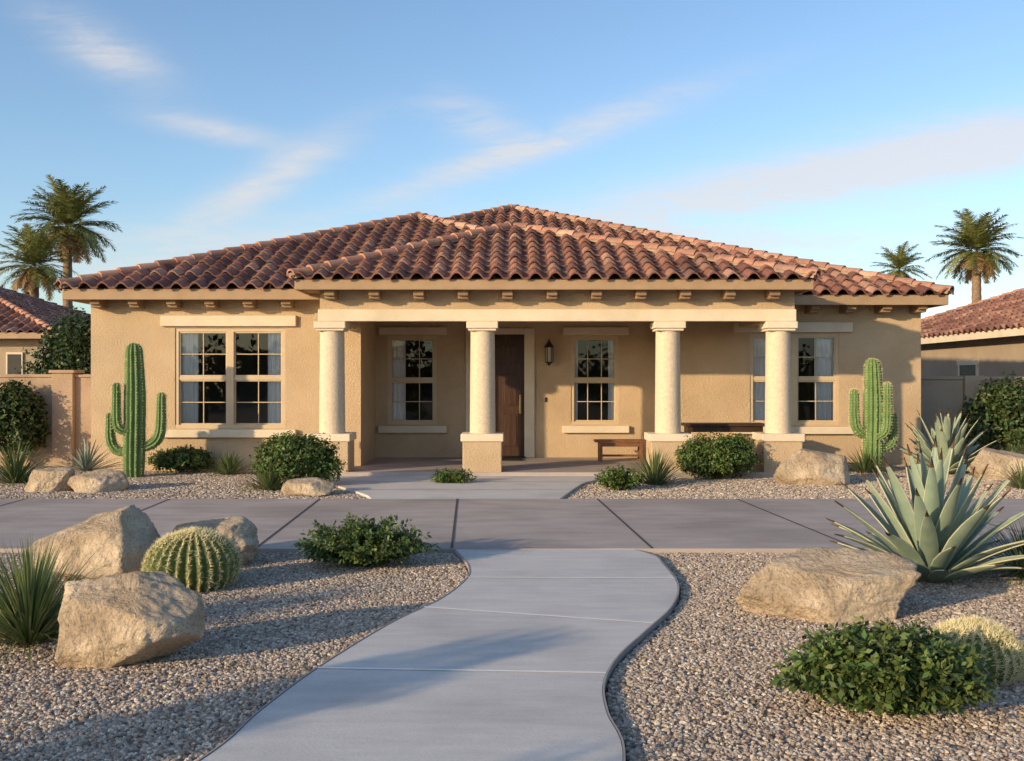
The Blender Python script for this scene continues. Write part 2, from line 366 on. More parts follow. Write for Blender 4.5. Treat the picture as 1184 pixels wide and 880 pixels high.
for X in (bx0+.08,bx1-.14):
    mb.box(X,X+.06,18.32,18.38,.10,.46); mb.box(X,X+.06,18.60,18.66,.10,.46); mb.box(X+.01,X+.05,18.38,18.60,.38,.455); mb.box(X+.01,X+.05,18.38,18.60,.18,.23)
mb.box(bx0+.14,bx1-.14,18.335,18.365,.38,.455); mb.box(bx0+.14,bx1-.14,18.47,18.50,.185,.225)
mb.build('seat_and_legs','bench',be,bevel=.006)
tb=empty('console_table'); mb=MB(); a,b=gx(790,17.5),gx(883,17.5)
mb.box(a,b,17.3,17.75,.80,.85); mb.box(a+.05,b-.05,17.34,17.71,.70,.80)
for X in (a+.05,b-.11):
    for Y in (17.34,17.65): mb.box(X,X+.06,Y,Y+.06,.10,.70)
mb.box(a+.06,b-.06,17.36,17.69,.24,.27)
for k in range(5): mb.box(b-.105,b-.065,17.42+k*.05,17.435+k*.05,.27,.70)
mb.build('top_and_legs','darkwood',tb,bevel=.005)

# ---------------- ground, drive, path ----------------
mb=MB(); mb.add([(-400,-300,-.03),(400,-300,-.03),(400,900,-.03),(-400,900,-.03)],[(0,1,2,3)]); mb.build('ground','gravelbase')
def smooth_poly(pts):
    pts=np.array(pts,float); out=[]
    P=np.vstack([2*pts[0]-pts[1],pts,2*pts[-1]-pts[-2]])
    for i in range(1,len(P)-2):
        for t in np.linspace(0,1,8,endpoint=False):
            p0,p1,p2,p3=P[i-1:i+3]
            out.append(.5*((2*p1)+(-p0+p2)*t+(2*p0-5*p1+4*p2-p3)*t*t+(-p0+3*p1-3*p2+p3)*t**3))
    out.append(pts[-1]); return np.array(out)
def px2w(l): return [(gx(x,gZ(y)),gZ(y)) for x,y in l]
DY0=9.22; DY1=13.1
Le=px2w([(543,660),(541,673),(512,697),(452,727),(372,777),(302,830),(245,880)])
Re=px2w([(765,655),(783,680),(776,706),(745,736),(713,766),(697,797),(701,832),(720,880)])
Le=[(-.52,DY0),(-.42,8.75)]+Le+[(-1.55,3.2),(-1.9,2.2),(-2.2,0),(-2.4,-6)]
Re=[(1.13,DY0),(1.28,8.85)]+Re+[(.30,3.2),(0.1,2.2),(-.3,0),(-.5,-6)]
Ls=smooth_poly(Le); Rs=smooth_poly(Re)
def xat(C,y):
    o=np.argsort(C[:,1]); return float(np.interp(y,C[o,1],C[o,0]))
def ribbon(mb,y0,y1,fa_,fb_,z,n=60):
    yy=np.linspace(y0,y1,n); vs=[];fs=[]
    for y in yy: vs+= [(fa_(y),y,z),(fb_(y),y,z)]
    for i in range(n-1): fs.append((2*i,2*i+1,2*i+3,2*i+2))
    mb.add(vs,fs)
fl=lambda y:xat(Ls,y); fR=lambda y:xat(Rs,y)
mb=MB(); PZ=.035
ribbon(mb,-6,DY0-.004,fl,fR,PZ,200)
yy=np.linspace(-6,DY0-.004,200)
for f in (fl,fR):
    vs=[]
    for y in yy: vs+=[(f(y),y,PZ),(f(y),y,-.05)]
    mb.add(vs,[(2*i,2*i+1,2*i+3,2*i+2) for i in range(199)])
mb.build('garden_path','path')
jt=MB()
def joint(xl,yl,xr,yr,w=.022):
    d=Vector((xr-xl,yr-yl,0)).normalized(); n=Vector((-d.y,d.x,0))*w/2; a=Vector((xl,yl,PZ+.004)); b=Vector((xr,yr,PZ+.004))
    jt.add([a-n,b-n,b+n,a+n],[(0,1,2,3)])
for (yl,yr) in ((gZ(780),gZ(786)),(gZ(708),gZ(727)),(gZ(673),gZ(674)),(3.1,3.1),(1.9,1.9),(.7,.7)):
    joint(fl(yl),yl,fR(yr),yr,.014+.002*yl)
jt.build('path_joints','joint_l')
ed=MB()
for f,s in ((fl,-1),(fR,1)):
    yy=np.linspace(-6,DY0-.01,220); vs=[];fs=[]
    for y in yy:
        x=f(y); vs+=[(x+s*.002,y,PZ+.003),(x+s*.012,y,PZ+.003),(x+s*.012,y,-.04)]
    for i in range(219):
        fs+=[(3*i,3*i+1,3*i+4,3*i+3),(3*i+1,3*i+2,3*i+5,3*i+4)]
    ed.add(vs,fs)
ed.build('path_edging','kerb')
mb=MB(); mb.box(-60,60,DY0,DY1,-.08,.042); mb.build('driveway','drive',bevel=.006)
jt=MB()
for (xa,xb) in ((-6.4,-6.2),(-4.5,-4.3),(-2.53,-2.38),(-.72,-.56),(1.12,1.30),(2.95,3.2),(5.0,5.3),(7.2,7.5)):
    jt.add([(xb-.011,DY0+.01,.046),(xb+.011,DY0+.01,.046),(xa+.011,DY1-.01,.046),(xa-.011,DY1-.01,.046)],[(0,1,2,3)])
jt.build('driveway_joints','joint_d')
pl=smooth_poly([(-1.85,DY1),(-2.0,13.6),(-2.5,14.6),(-3.05,15.6),(-3.25,16.25)]); pr=smooth_poly([(.62,DY1),(.75,13.7),(.95,14.6),(1.2,15.4),(1.9,16.25)])
el=lambda y:xat(pl,y); er=lambda y:xat(pr,y)
mb=MB(); ribbon(mb,DY1+.004,16.25,el,er,.04,40)
for f in (el,er):
    vs=[]; yy=np.linspace(DY1+.004,16.25,40)
    for y in yy: vs+=[(f(y),y,.04),(f(y),y,-.05)]
    mb.add(vs,[(2*i,2*i+1,2*i+3,2*i+2) for i in range(39)])
mb.build('entry_walk','path')
jt=MB()
for y in (14.2,15.3): jt.add([(el(y),y,.044),(er(y),y,.044),(er(y+.015),y+.015,.044),(el(y+.015),y+.015,.044)],[(0,1,2,3)])
jt.build('entry_walk_joints','joint_d')

def gravel(name,mb,density,smin,smax,seed):
    o=mb.build(name,'gravelbase')
    ng=bpy.data.node_groups.new(name,'GeometryNodeTree')
    ng.interface.new_socket('Geometry',in_out='INPUT',socket_type='NodeSocketGeometry'); ng.interface.new_socket('Geometry',in_out='OUTPUT',socket_type='NodeSocketGeometry')
    N=ng.nodes; L=ng.links
    gi=N.new('NodeGroupInput'); go=N.new('NodeGroupOutput')
    dp=N.new('GeometryNodeDistributePointsOnFaces'); dp.inputs['Density'].default_value=density; dp.inputs['Seed'].default_value=seed
    ico=N.new('GeometryNodeMeshIcoSphere'); ico.inputs['Radius'].default_value=1; ico.inputs['Subdivisions'].default_value=2
    sp=N.new('GeometryNodeSetPosition'); nz=N.new('ShaderNodeTexNoise'); nz.inputs['Scale'].default_value=1.1; nz.inputs['Detail'].default_value=1
    vm=N.new('ShaderNodeVectorMath'); vm.operation='SUBTRACT'; vm.inputs[1].default_value=(.5,.5,.5)
    vs=N.new('ShaderNodeVectorMath'); vs.operation='SCALE'; vs.inputs['Scale'].default_value=1.1
    L.new(nz.outputs['Color'],vm.inputs[0]); L.new(vm.outputs[0],vs.inputs[0]); L.new(ico.outputs['Mesh'],sp.inputs['Geometry']); L.new(vs.outputs[0],sp.inputs['Offset'])
    sm=N.new('GeometryNodeSetMaterial'); sm.inputs['Material'].default_value=M['pebble']; L.new(sp.outputs[0],sm.inputs['Geometry'])
    ip=N.new('GeometryNodeInstanceOnPoints'); L.new(gi.outputs[0],dp.inputs['Mesh']); L.new(dp.outputs['Points'],ip.inputs['Points']); L.new(sm.outputs[0],ip.inputs['Instance'])
    rr=N.new('FunctionNodeRandomValue'); rr.data_type='FLOAT_VECTOR'; rr.inputs[0].default_value=(-.6,-.6,0); rr.inputs[1].default_value=(.6,.6,6.28)
    rs=N.new('FunctionNodeRandomValue'); rs.data_type='FLOAT_VECTOR'; rs.inputs[0].default_value=(smin,smin,smin*.6); rs.inputs[1].default_value=(smax,smax,smax*.75); rs.inputs['Seed'].default_value=5
    L.new(rr.outputs[0],ip.inputs['Rotation']); L.new(rs.outputs[0],ip.inputs['Scale'])
    jn=N.new('GeometryNodeJoinGeometry'); L.new(gi.outputs[0],jn.inputs[0]); L.new(ip.outputs[0],jn.inputs[0]); L.new(jn.outputs[0],go.inputs[0])
    md=o.modifiers.new('gn','NODES'); md.node_group=ng; return o
mb=MB()
ribbon(mb,3.2,DY0-.02,lambda y:-.60*y-.8,lambda y:fl(y)-.028,0,80)
ribbon(mb,3.2,DY0-.02,lambda y:fR(y)+.028,lambda y:.60*y+.8,0,80)
gravel('gravel',mb,2900,.008,.0175,1)
mb=MB()
ribbon(mb,DY1+.02,16.2,lambda y:-9.6,lambda y:el(y)-.02,0,30); ribbon(mb,DY1+.02,16.2,lambda y:er(y)+.02,lambda y:10.0,0,30)
mb.add([(-9.6,16.2,0),(-3.35,16.2,0),(-3.35,17.5,0),(-9.6,17.5,0)],[(0,1,2,3)]); mb.add([(4.85,16.2,0),(10.0,16.2,0),(10.0,18.8,0),(4.85,18.8,0)],[(0,1,2,3)])
gravel('gravel',mb,900,.014,.027,2)

# ---------------- rocks ----------------
import bmesh
def boulder(p0,p1,yt,yb,seed,depth=.75,sub=6,skew=(0,0),front=(-.35,-1,.3)):
    Zf=gZ(yb); rx=(p1-p0)/2/F*Zf; ry=rx*depth; Zc=Zf+ry*.75; rx=(p1-p0)/2/F*Zc*1.02
    h=max(.12,EYE-(yt-440)/F*Zc); cx=gx((p0+p1)/2,Zc)
    rnd=random.Random(seed); off=Vector((rnd.uniform(0,50),rnd.uniform(0,50),seed))
    pl=[]
    for i in range(13):
        n=Vector((rnd.gauss(0,1),rnd.gauss(0,1),rnd.gauss(0,.8))).normalized(); pl.append((n,rnd.uniform(.66,.96)))
    pl.append((Vector((rnd.uniform(-.3,.3)+skew[0],rnd.uniform(-.4,0)+skew[1],1)).normalized(),.74))
    pl.append((Vector(front).normalized(),.74))
    bm=bmesh.new(); bmesh.ops.create_icosphere(bm,subdivisions=sub,radius=1)
    for v in bm.verts:
        d=v.co.normalized(); s=0
        for n,dd in pl:
            t=n.dot(d)
            if t>0: s+=(t/dd)**55
        r=min(1.15,s**(-1/55) if s>0 else 1.15)
        p=d*r
        f=mnoise.fractal(p*1.4+off,1,2.1,4); g=mnoise.fractal(p*5+off,.8,2.1,5)
        r2=mnoise.ridged_multi_fractal(p*1.3+off*2,1,2,3,1,2)
        v.co=p*(1+.06*f+.030*g-.065*max(0,r2-1.2))
    xs=[v.co.x for v in bm.verts]; ys_=[v.co.y for v in bm.verts]; zs=[v.co.z for v in bm.verts]
    mx=(max(xs)-min(xs))/2; my=(max(ys_)-min(ys_))/2; zt=max(zs); cxx=(max(xs)+min(xs))/2
    for v in bm.verts:
        z=v.co.z
        nz=(z+.62)/(zt+.62)*h if z>-.62 else -.05
        v.co=Vector(((v.co.x-cxx)/mx*rx, v.co.y/my*ry, nz))
    me=bpy.data.meshes.new('boulder'); bm.to_mesh(me); bm.free(); me.materials.append(M['rock'])
    me.polygons.foreach_set('use_smooth',[True]*len(me.polygons))
    o=bpy.data.objects.new('boulder',me); o.location=(cx,Zc,0); link(o)
for a in ((38,198,585,674,31,.8,6,(-.4,0)),(188,302,599,657,12,.8),(68,234,663,778,43,.8,6,(-.05,-.2)),(856,1058,637,721,34,.62,6,(.1,-.1)),(30,85,541,570,5,.7,5),(77,147,543,570,6,.7,5),(325,386,553,575,7,.6,5),(895,981,519,562,38,.7,5,(.2,0)),(1120,1195,518,556,9,.7,5)):
    boulder(*a)

# ---------------- plants ----------------
def rdir(n):
    v=np.random.normal(size=(n,3)); return v/np.linalg.norm(v,axis=1)[:,None]
def leaves(P,Nrm,size,asp=.5,D=None):
    n=len(P)
    t=rdir(n) if D is None else D; d=t-(t*Nrm).sum(1)[:,None]*Nrm*.6; d/=np.linalg.norm(d,axis=1)[:,None]
    s=np.cross(Nrm,d); s/=np.linalg.norm(s,axis=1)[:,None]+1e-9
    nn=np.cross(d,s)
    L=size*np.random.uniform(.6,1.3,n)[:,None]
    V=np.stack([P,P+d*L*.5+s*L*asp*.5-nn*L*.08,P+d*L-nn*L*.15,P+d*L*.5-s*L*asp*.5-nn*L*.08],1)
    return V.reshape(-1,3)
def bush(name,x,y,rx,ry,h,n=5000,ls=.05,col=(.06,.11,.03),clumps=45,asp=.55,sprigs=90,rnd=0.0):
    rs=np.random.uniform(.18,.38,clumps)
    th=np.random.uniform(0,2*np.pi,clumps); ct=np.random.uniform(-.35,1,clumps); st=np.sqrt(1-ct**2)
    rr=np.random.uniform(.55+rnd*.1,.86-rnd*.12,clumps)
    C=np.stack([np.cos(th)*st*rr,np.sin(th)*st*rr,ct*rr],1)
    C=np.vstack([C,[[0,0,0]]]); rs=np.r_[rs,.6+.2*rnd]
    idx=np.random.choice(len(C),n,p=rs**2/np.sum(rs**2))
    d=rdir(n); rad=rs[idx]*np.random.uniform(.55,1.1,n)
    P=C[idx]+d*rad[:,None]
    keep=P[:,2]>-.75; P=P[keep]; d=d[keep]; idx=idx[keep]
    cl=np.random.uniform(.65,1.35,len(C))[idx]
    SP=[];SD=[]
    for i in range(sprigs):
        o=rdir(1)[0]; o[2]=abs(o[2])*.9-.1; o/=np.linalg.norm(o); b0=o*np.random.uniform(.75,.92); dd=o+rdir(1)[0]*.4
        L=np.random.uniform(.08,.25)
        for k in range(10): SP.append(b0+dd*L*k/10); SD.append(o)
    if SP: P=np.vstack([P,SP]); d=np.vstack([d,SD]); cl=np.r_[cl,np.ones(len(SP))*1.2]
    n=len(P)
    P[:,2]=(P[:,2]+.75)/(1.8)
    P=P*np.array([rx,ry,h])+np.array([x,y,0])
    P[:,2]=np.maximum(P[:,2],.01)
    N=d*.6+rdir(n)*.6+np.array([0,0,.35]); N/=np.linalg.norm(N,axis=1)[:,None]
    V=leaves(P,N,ls,asp=asp)
    Fc=np.arange(n*4).reshape(n,4)
    k=(np.random.uniform(.6,1.4,n)*cl)[:,None]; Cc=np.array(col)[None]*k; Cc[:,0]*=np.random.uniform(.8,1.4,n)
    par=empty(name)
    npmesh('foliage',V,Fc,Cc,'leaf',par)
    mb=MB()
    for i in range(14):
        a=random.uniform(0,6.28); e=random.uniform(.3,1.3); L=.8
        b0=Vector((x,y,0)); tip=Vector((x+rx*L*math.cos(a)*math.cos(e),y+ry*L*math.sin(a)*math.cos(e),h*.9*math.sin(e)))
        w=.012+.01*rx; s=Vector((-math.sin(a),math.cos(a),0))*w; u=Vector((0,0,w))
        mb.add([b0-s,b0+s,b0+u*1.5,tip-s*.2,tip+s*.2,tip+u*.3],[(0,1,4,3),(1,2,5,4),(2,0,3,5)])
    mb.build('stems','bark',par)
def place(p0,p1,yt,yb,dz=.75):
    Zf=gZ(yb); rx=(p1-p0)/2/F*Zf; Zc=Zf+rx*dz; rx=(p1-p0)/2/F*Zc; h=EYE-(yt-440)/F*Zc
    return gx((p0+p1)/2,Zc),Zc,rx,rx*dz,max(.1,h)
def bpx(name,p0,p1,yt,yb,n=5000,ls=.05,col=(.06,.11,.03),dz=.75,**k):
    x,y,rx,ry,h=place(p0,p1,yt,yb,dz); bush(name,x,y,rx,ry,h,n,ls,col,**k)
def sprigbush(name,p0,p1,yt,yb,stems=260,per=34,ls=.045,col=(.08,.13,.035)):
    x,y,rx,ry,h=place(p0,p1,yt,yb); P=[];D=[];cs=[]; mb=MB()
    for i in range(stems):
        a=random.uniform(0,6.283); u=math.sqrt(random.random()); e=(1-u)*1.35+.12+random.uniform(-.05,.2)
        L=random.uniform(.68,1.1); k0=random.uniform(.6,1.4)
        tip=Vector((math.cos(a)*rx*math.cos(e)*L,math.sin(a)*ry*math.cos(e)*L,h*min(1.0,(.22+.85*math.sin(e)))*L))
        mid=Vector((tip.x*.45,tip.y*.45,tip.z*.75)); b0=Vector((math.cos(a)*.03,math.sin(a)*.03,0))
        for k in range(per):
            t=.25+.75*(k+1)/per; p=b0*(1-t)**2+mid*2*t*(1-t)+tip*t*t; tan=((mid-b0)*(1-t)+(tip-mid)*t).normalized()
            s=tan.cross(Vector((random.gauss(0,1),random.gauss(0,1),random.gauss(0,1)))).normalized()
            P.append((x+p.x,y+p.y,max(.01,p.z))); D.append(tuple(s*.8+tan*.6)); cs.append(k0*(.8+.4*t))
        if i%3==0:
            s=Vector((-math.sin(a),math.cos(a),0))*.004; o=Vector((x,y,0))
            mb.add([o+b0-s,o+b0+s,o+mid+s,o+mid-s],[(0,1,2,3)]); mb.add([o+mid-s,o+mid+s,o+tip+s*.4,o+tip-s*.4],[(0,1,2,3)])
    P=np.array(P);D=np.array(D);n=len(P); P+=np.random.normal(0,.006,P.shape); P[:,2]=np.maximum(P[:,2],.008)
    N=rdir(n)*.7+np.array([0,0,.7]); N/=np.linalg.norm(N,axis=1)[:,None]
    V=leaves(P,N,ls,asp=.5,D=D); k=(np.array(cs)*np.random.uniform(.7,1.3,n))[:,None]; C=np.array(col)[None]*k; C[:,0]*=np.random.uniform(.8,1.35,n)
    e=empty(name); npmesh('foliage',V,np.arange(n*4).reshape(n,4),C,'leaf',e); mb.build('stems','bark',e)
G1=(.075,.125,.028); G2=(.06,.10,.032)
bpx('round_shrub',288,398,497,569,11000,.055,G1,rnd=1.0)
bpx('round_shrub',780,880,498,558,11000,.055,G1,rnd=1.0)
bpx('round_shrub',170,248,515,550,5000,.055,G1,rnd=.6)
bpx('round_shrub',924,973,499,531,3500,.055,G2,rnd=.6)
sprigbush('low_shrub',684,748,541,570,120,24,.05,G1); sprigbush('low_shrub',497,551,543,563,90,20,.05,G1)
sprigbush('low_shrub',340,502,603,666,360,36,.046,(.08,.125,.035))
sprigbush('low_shrub',906,1146,732,852,540,46,.044,(.085,.13,.034))
bpx('hedge_shrub',-25,54,440,541,7000,.09,(.06,.095,.03)); bpx('hedge_shrub',1112,1220,434,535,9000,.09,(.06,.10,.032))

def blades(x,y,n,lmin,lmax,w,cols,e0=(25,88),droop=(.2,1.0),seg=6,thick=0.25,r0=.03,z0=0.0,margin=None,material='agave',name='plant',prof=None,short=0.0):
    mb_v=[];mb_f=[];mb_c=[]
    K=5 if margin else 3
    offs={3:[-1,0,1],5:[-1,-.91,0,.91,1]}[K]
    base=0
    for i in range(n):
        a=i*2.39996+random.uniform(-.2,.2); q_=(i+.5)/n
        el=math.radians(e0[1]+(e0[0]-e0[1])*q_**.8+random.uniform(-5,5)); L=random.uniform(lmin,lmax)*(1-short*q_**2); dr=random.uniform(*droop)*(.4+.8*q_)
        p=Vector((x+r0*math.cos(a)*q_*2,y+r0*math.sin(a)*q_*2,z0)); side=Vector((-math.sin(a),math.cos(a),0))
        tw=random.uniform(-.25,.25)
        c=random.choice(cols); k=random.uniform(.85,1.15); c=tuple(z*k for z in c)
        for s in range(seg+1):
            t=s/seg; an=el-dr*t**1.6
            d=Vector((math.cos(a)*math.cos(an),math.sin(a)*math.cos(an),math.sin(an)))
            if s: p=p+d*L/seg
            up=side.cross(d); 
            if up.z<0 and an<math.pi/2: up=-up
            sd=(side*math.cos(tw*t)+up*math.sin(tw*t))
            wt=w*float(np.interp(t,*(prof or ([0,.15,.4,.7,.9,1],[.75,.8,1,.72,.3,.02]))))
            for o in offs:
                mb_v.append(p+sd*wt*o+up*(thick*wt*(o*o)))
        for s in range(seg):
            for k2 in range(K-1):
                b=base+s*K+k2; mb_f.append((b,b+1,b+K+1,b+K))
                cc=c
                if margin and k2 in (0,K-2): cc=margin
                if s==seg-1 and margin: cc=(.12,.07,.04)
                mb_c.append(cc)
        base+=K*(seg+1)
    return npmesh(name,np.array([tuple(v) for v in mb_v]),np.array(mb_f),np.array(mb_c),material,smooth=True)
AG=[(.25,.315,.235),(.30,.355,.26),(.22,.28,.22)]; MG=(.48,.46,.30)
APR=([0,.12,.3,.5,.7,.88,.96,1],[.55,.62,.9,1,.8,.4,.12,.01])
def agave(px,yb,L,n,w=.085,e0=(12,86),**k):
    Z=gZ(yb)+.30; o=blades(gx(px,Z),Z,n,L*.85,L,w,AG,e0=e0,droop=(.0,.35),seg=12,thick=.45,r0=.03,z0=-.03,margin=MG,name='agave_plant',prof=APR,short=.42,**k)
    sm=o.modifiers.new('s','SOLIDIFY'); sm.thickness=.010
agave(1076,680,1.22,52,.070,e0=(16,88)); agave(1094,550,1.25,50,.072,e0=(16,88))
Z=gZ(545); blades(gx(100,Z),Z,60,.45,.68,.022,[(.22,.28,.24),(.28,.33,.28)],e0=(10,85),droop=(0,.2),thick=.3,name='yucca_plant')
GR=[(.12,.175,.055),(.16,.21,.075),(.09,.14,.045),(.21,.22,.10)]
def grass(px,yb,n,l0,l1,w=.007,name='grass_tuft',dr=(.3,1.2),cols=GR,e0=(22,88)):
    Z=gZ(yb)+.12; blades(gx(px,Z),Z,n,l0,l1,w,cols,e0=e0,droop=dr,thick=.2,r0=.06,material='leaf',name=name)
grass(34,748,600,.45,.72,.006,dr=(.2,.9)); grass(18,560,240,.5,.72,.012); grass(265,550,200,.35,.5,.010); grass(312,568,200,.35,.52,.010)
grass(757,562,220,.45,.65,.010,dr=(.1,.6)); grass(1000,548,150,.35,.55,.010); grass(1172,548,180,.4,.6,.012); grass(1190,672,300,.35,.6,.007); grass(1183,566,150,.3,.5,.010)

def ribtube(mb,sp,path,rad,ribs=12,amp=.17,sl=.036,per=6):
    path=[Vector(p) for p in path]
    P=[path[0]*2-path[1]]+path+[path[-1]*2-path[-2]]; R=[rad[0]]+list(rad)+[rad[-1]]
    pts=[];rr=[]
    for i in range(1,len(P)-2):
        m=max(3,int((P[i+1]-P[i]).length/.045))
        for k in range(m):
            t=k/m; p0,p1,p2,p3=P[i-1:i+3]
            pts.append(.5*((2*p1)+(-p0+p2)*t+(2*p0-5*p1+4*p2-p3)*t*t+(-p0+3*p1-3*p2+p3)*t**3)); rr.append((R[i]+(R[i+1]-R[i])*t)*(1+random.uniform(-.012,.012)))
    tip=path[-1]; d=(pts[-1]-pts[-2]).normalized(); r=rad[-1]
    pts.append(tip); rr.append(r)
    for k in range(1,6):
        a=math.pi/2*k/5; pts.append(tip+d*r*1.1*math.sin(a)); rr.append(max(.004,r*math.cos(a)))
    N=ribs*6; vs=[]; ref=Vector((0,1,0)) 
    crest=[]
    for i,p in enumerate(pts):
        d=(pts[min(i+1,len(pts)-1)]-pts[max(i-1,0)]).normalized()
        s=d.cross(ref); s.normalize(); u=s.cross(d).normalized()
        row=[]
        for k in range(N):
            a=2*math.pi*k/N; ra=rr[i]*(1+amp*math.cos(ribs*a)-amp*.3)
            v=p+(s*math.cos(a)+u*math.sin(a))*ra; vs.append(v)
            if k%6==0: row.append((v,(s*math.cos(a)+u*math.sin(a))))
        crest.append(row)
    fs=[(i*N+k,i*N+(k+1)%N,(i+1)*N+(k+1)%N,(i+1)*N+k) for i in range(len(pts)-1) for k in range(N)]
    mb.add(vs,fs)
    for row in crest:
        for v,o in row:
            for j in range(per):
                t=(o+Vector((random.gauss(0,.5),random.gauss(0,.5),random.gauss(0,.5)))).normalized()
                w=t.cross(Vector((random.random(),random.random(),random.random()))).normalized()*.0032
                sp.add([v-w,v+w,v+t*sl*random.uniform(.6,1.2)],[(0,1,2)])
def cactus(px,Z,arms,trunk_h,r):
    e=empty('columnar_cactus'); x=gx(px,Z); mb=MB(); sp=MB()
    ribtube(mb,sp,[(x,Z,-.03),(x,Z,.3),(x+.015,Z,trunk_h*.6),(x,Z,trunk_h-r)],[r*.85,r,r*1.0,r*.8])
    for path,ar in arms:
        ribtube(mb,sp,[(x+a,Z+b,c) for a,b,c in path],[ar*.8]+[ar]*(len(path)-2)+[ar*.85],ribs=9)
    mb.build('stems','cactus',e,smooth=True); sp.build('spines','spine',e)
cactus(155,16.4,[([(-.1,0,.42),(-.27,-.02,.45),(-.37,-.03,.62),(-.385,-.03,1.0)],.075),([(.1,0,.48),(.30,.02,.56),(.42,.03,.75),(.44,.03,1.33)],.08),([(-.08,-.1,.75),(-.20,-.14,.82),(-.235,-.14,1.0),(-.235,-.14,1.5)],.07)],2.24,.155)
cactus(1009,17.3,[([(-.1,0,.62),(-.25,-.03,.72),(-.32,-.03,.9),(-.33,-.03,1.38)],.08),([(.1,0,.40),(.26,0,.45),(.35,0,.58),(.36,0,.98)],.07),([(.05,-.1,.6),(.17,-.14,.72),(.2,-.14,1.0),(.2,-.14,1.5)],.075)],2.0,.15)
def barrel(p0,p1,yt,yb):
    Zf=gZ(yb); r=(p1-p0)/2/F*Zf; Zc=Zf+r*.8; r=(p1-p0)/2/F*Zc*.90; h=(EYE-(yt-440)/F*Zc)*.96; x=gx((p0+p1)/2,Zc)
    e=empty('barrel_cactus'); mb=MB(); sp=MB(); ribs=28; N=ribs*6; rows=34; vs=[]
    for i in range(rows+1):
        t=i/rows; a=-.70+ (math.pi/2+.70)*t; rr=r*max(.02,math.cos(a)); z=(math.sin(a)+math.sin(.70))/(1+math.sin(.70))*h
        for k in range(N):
            b=2*math.pi*k/N; c=math.cos(ribs*b); ra=rr*(1+.075*c); vs.append((x+ra*math.cos(b),Zc+ra*math.sin(b),z+.008*c*math.sin(a)))
            if k%6==0 and not (i>rows-5 and k%12):
                o=Vector((math.cos(b)*math.cos(a),math.sin(b)*math.cos(a),math.sin(a)+.1)).normalized(); v=Vector(vs[-1])
                for j in range(10):
                    tt=(o*.45+Vector((random.gauss(0,.5),random.gauss(0,.5),random.gauss(0,.5)))).normalized()
                    w=tt.cross(Vector((random.random(),random.random(),random.random()))).normalized()*.0024
                    sp.add([v-w,v+w,v+tt*.046*random.uniform(.5,1.15)],[(0,1,2)])
    mb.add(vs,[(i*N+k,i*N+(k+1)%N,(i+1)*N+(k+1)%N,(i+1)*N+k) for i in range(rows) for k in range(N)])
    mb.build('body','barrel',e,smooth=True); sp.build('spines','spine',e)
barrel(168,277,613,688); barrel(1073,1180,721,793)

def palm(px,py,Z,R,nf=60,trunk_r=.22):
    x=gx(px,Z); zc=gz(py,Z); e=empty('palm_tree')
    mb=MB(); n=14; seg=40; vs=[]; lean=random.uniform(-.4,.4)
    for i in range(seg+1):
        t=i/seg; r=trunk_r*(1.25-.35*t)*(1+.07*(i%2))+(.12*max(0,t-.9)*10*trunk_r*3 if t>.9 else 0)
        for k in range(n):
            a=2*math.pi*k/n; vs.append((x+lean*(1-t)**2+r*math.cos(a),Z+r*math.sin(a),zc*t-.1))
    mb.add(vs,[(i*n+k,i*n+(k+1)%n,(i+1)*n+(k+1)%n,(i+1)*n+k) for i in range(seg) for k in range(n)])
    mb.build('trunk','trunk',e,smooth=True)
    V=[];C=[]
    for i in range(nf):
        q_=(i+.5)/nf; a=i*2.39996+random.uniform(-.3,.3); el=math.radians(84-125*q_**.9+random.uniform(-8,8)); L=R*random.uniform(.95,1.2)*(1.0 if q_<.8 else .75); dr=random.uniform(.5,1.1)
        c=np.array((.19,.20,.06)) if q_<.82 else np.array((.34,.22,.10)); c=c*random.uniform(.8,1.25)
        side=Vector((-math.sin(a),math.cos(a),0)); S=38; prev=Vector((x,Z,zc))
        for s in range(S):
            t=(s+1)/S; an=el-dr*t**1.4
            d=Vector((math.cos(a)*math.cos(an),math.sin(a)*math.cos(an),math.sin(an))); up=side.cross(d)
            if up.z<0: up=-up
            nx=prev+d*L/S; w=side*.02*R/2.5
            V+= [prev-w,prev+w,nx+w,nx-w]; C.append(c*1.1)
            if t>.12:
                ll=R*.25*math.sin(math.pi*(t*.85+.12))**.6
                for sg in (-1,1):
                    dd=(side*sg*.8+d*.75+up*random.uniform(-.25,.35)-Vector((0,0,.2))).normalized()
                    tip=nx+dd*ll*random.uniform(.8,1.1); ww=d*.017*R
                    V+=[nx-ww,nx+ww,tip+ww*.25,tip-ww*.25]; C.append(c*random.uniform(.8,1.2))
            prev=nx
    V=np.array([tuple(v) for v in V]); npmesh('fronds',V,np.arange(len(V)).reshape(-1,4),np.array(C),'leaf',e)
palm(78,262,50,2.45,75); palm(40,308,47,2.0,60,.2); palm(1129,290,50,2.15,75); palm(1040,312,58,1.6,50)
bush('background_tree',gx(84,24),24,1.15,.9,gz(362,24),11000,.11,(.05,.085,.03),clumps=40)
bush('background_tree',gx(20,33),36,3,2,2.6,5000,.16,(.05,.08,.03))
# unseen shrubs added left of the frame to cast long shadows on gravel and path
bush('shadow_shrub',-4.9,1.75,.42,.4,1.75,3600,.07,G1,clumps=28); bush('shadow_shrub',-3.9,.5,.4,.4,1.4,3000,.07,G1,clumps=26)
